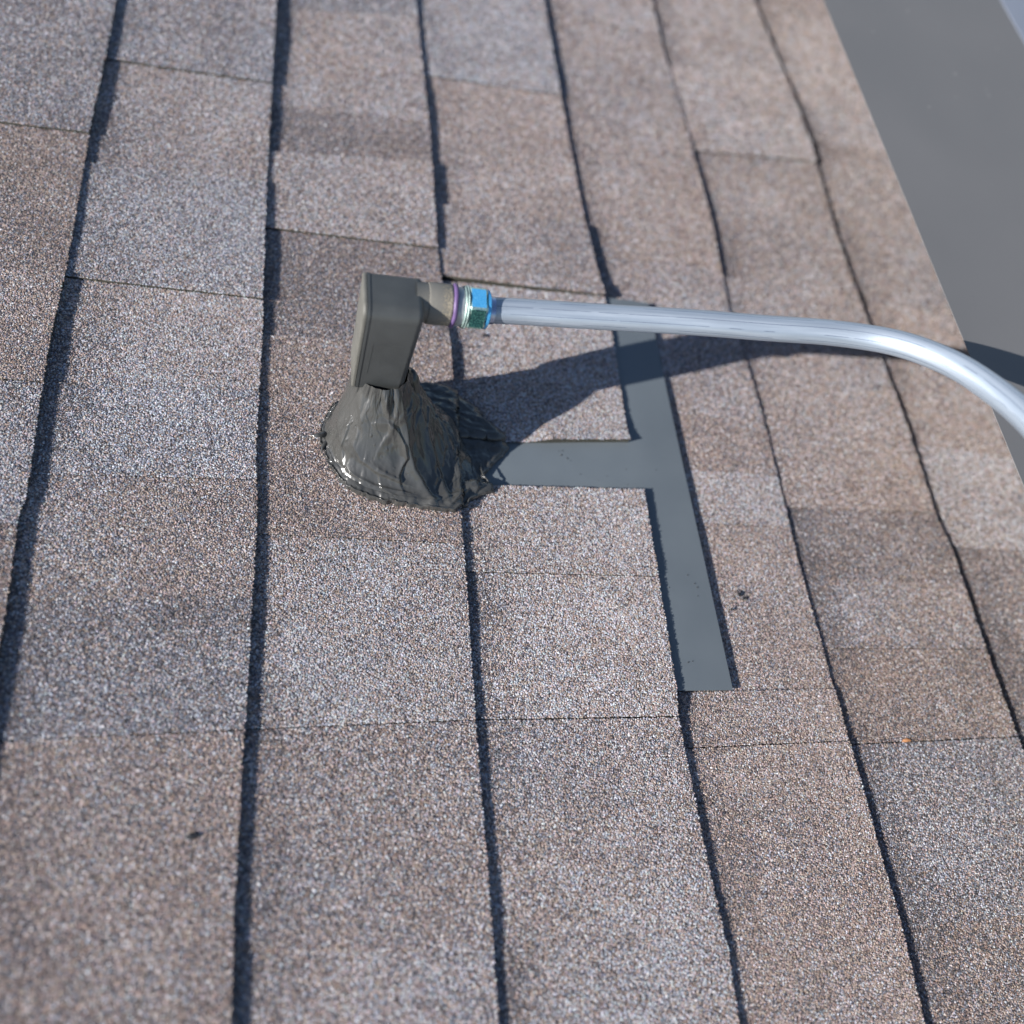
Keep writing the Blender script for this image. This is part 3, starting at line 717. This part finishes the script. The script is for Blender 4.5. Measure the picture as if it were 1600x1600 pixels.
# ------------------------------------------------------------------ raised grey panel on the right
M_PANEL = m_simple('dull grey panel', (.122, .122, .124), .6, noise=6, var=.07, spec=.2)
M_RIM = m_simple('pale blue-grey rim', (.17, .19, .235), .55, noise=8)
pan = thing('raised_panel', 'wide smooth grey panel raised above the right edge of the shingles', 'panel', (620, 500, 0))
PZ = 156.0
xs = np.linspace(500, 742, 14); ys = np.linspace(-300, 1500, 70)
Xg, Yg = np.meshgrid(xs, ys, indexing='ij'); Zg = PZ + .25 * fbm(Xg / 90, Yg / 150, 3, 2)
V, Q = sheet(Xg, Yg, Zg, .4); rel(part('panel_face', mesh_np('panel_face', V, Q, None, (M_PANEL,), smooth=False), pan), pan)
bm = bmesh.new(); box(bm, 742.4, 800, -300, 1500, PZ - 14, PZ + .5)
rel(part('rim', bm_mesh('rim', bm, M_RIM), pan), pan)
for y in (-200, 500, 1200):
    bm = bmesh.new(); box(bm, 745, 775, y, y + 30, -3, PZ - 14.2); rel(part('post', bm_mesh('post', bm, M_RIM), pan), pan)
bm = bmesh.new()
for _ in range(14):
    x, y = rng.uniform(520, 735), rng.uniform(380, 820); s_ = rng.uniform(.3, .65)
    bmesh.ops.create_icosphere(bm, subdivisions=1, radius=s_, matrix=Matrix.Translation((x, y, PZ + .4 + s_ * .2)) @ Matrix.Diagonal((1, 1.4, .5, 1)))
M_DUST = m_simple('pale dust', (.33, .33, .34), .8)
o = rel(part('dust_speck', bm_mesh('dust_speck', bm, M_DUST), pan), pan); o['kind'] = 'stuff'

# ------------------------------------------------------------------ small things lying about
bm = bmesh.new()
for (x, y) in ((233, 365.4), (236, 366), (234.5, 362), (239, 359), (241.5, 357), (248, 345), (262, 340), (270, 344), (326.4, 253.1), (328, 250), (327, 243), (304.5, 249.4), (308.4, 191.2), (312, 192), (304, 275), (313, 352), (322, 260), (287, 351), (286, 337)):
    s_ = rng.uniform(.3, .6); z = float(plate_z(x)) + .1
    bmesh.ops.create_icosphere(bm, subdivisions=2, radius=s_, matrix=Matrix.Translation((x, y, z + s_ * .3)) @ Matrix.Rotation(rng.uniform(0, 3), 4, 'Z') @ Matrix.Diagonal((1, rng.uniform(.6, 1.2), .6, 1)))
o = top('sealant_specks', bm_mesh('sealant_specks', bm, M_MAST, True), 'tiny dark sealant beads scattered on the flashing plate', 'specks'); o['kind'] = 'stuff'; del o['category']
def crumb(x, y, z, s_, label, m, cat, elong=1.0, seed=0, rot=0):
    bm = bmesh.new(); r_ = random.Random(seed)
    bmesh.ops.create_icosphere(bm, subdivisions=2, radius=s_, matrix=Matrix.Rotation(rot, 4, 'Z') @ Matrix.Diagonal((elong, 1, .5, 1)))
    for v_ in bm.verts: v_.co *= r_.uniform(.6, 1.25)
    bmesh.ops.translate(bm, verts=bm.verts, vec=(x, y, z + s_ * .45))
    return top('debris_crumb' if cat == 'crumb' else 'leaf_chip', bm_mesh(cat, bm, m), label, cat)
M_CR = m_simple('dark crumb', (.02, .02, .022), .5, noise=500)
M_LEAF = m_simple('dry leaf chip', (.42, .20, .09), .7, noise=300)
crumb(363.5, 246, 1.6, 1.7, 'small black ragged crumb on the shingle right of the flashing plate', M_CR, 'crumb', 1.5, 1, 1.9)
crumb(367, 242.5, 1.7, 1.3, 'smaller black crumb touching the ragged one right of the flashing plate', M_CR, 'crumb', 1.3, 5, .4)
crumb(354.5, 233.8, 1.6, 1.0, 'tiny black crumb just below the ragged one near the flashing plate', M_CR, 'crumb', 1.6, 2, .8)
crumb(-21, 90, 3.0, 2.0, 'small dark crumb alone on the brown shingle at lower left', M_CR, 'crumb', 1.5, 3, .1)
crumb(182, 474, .8, 1.5, 'small dark flattened crumb on the shingle below the blue nut', M_CR, 'crumb', 1.8, 4, .3)
crumb(476.5, 131.3, .9, 1.5, 'thin orange brown leaf chip lying in a shingle joint at lower right', M_LEAF, 'leaf chip', 3.0, 6, .12)
for o in S.objects:
    if 'off' in o: del o['off']
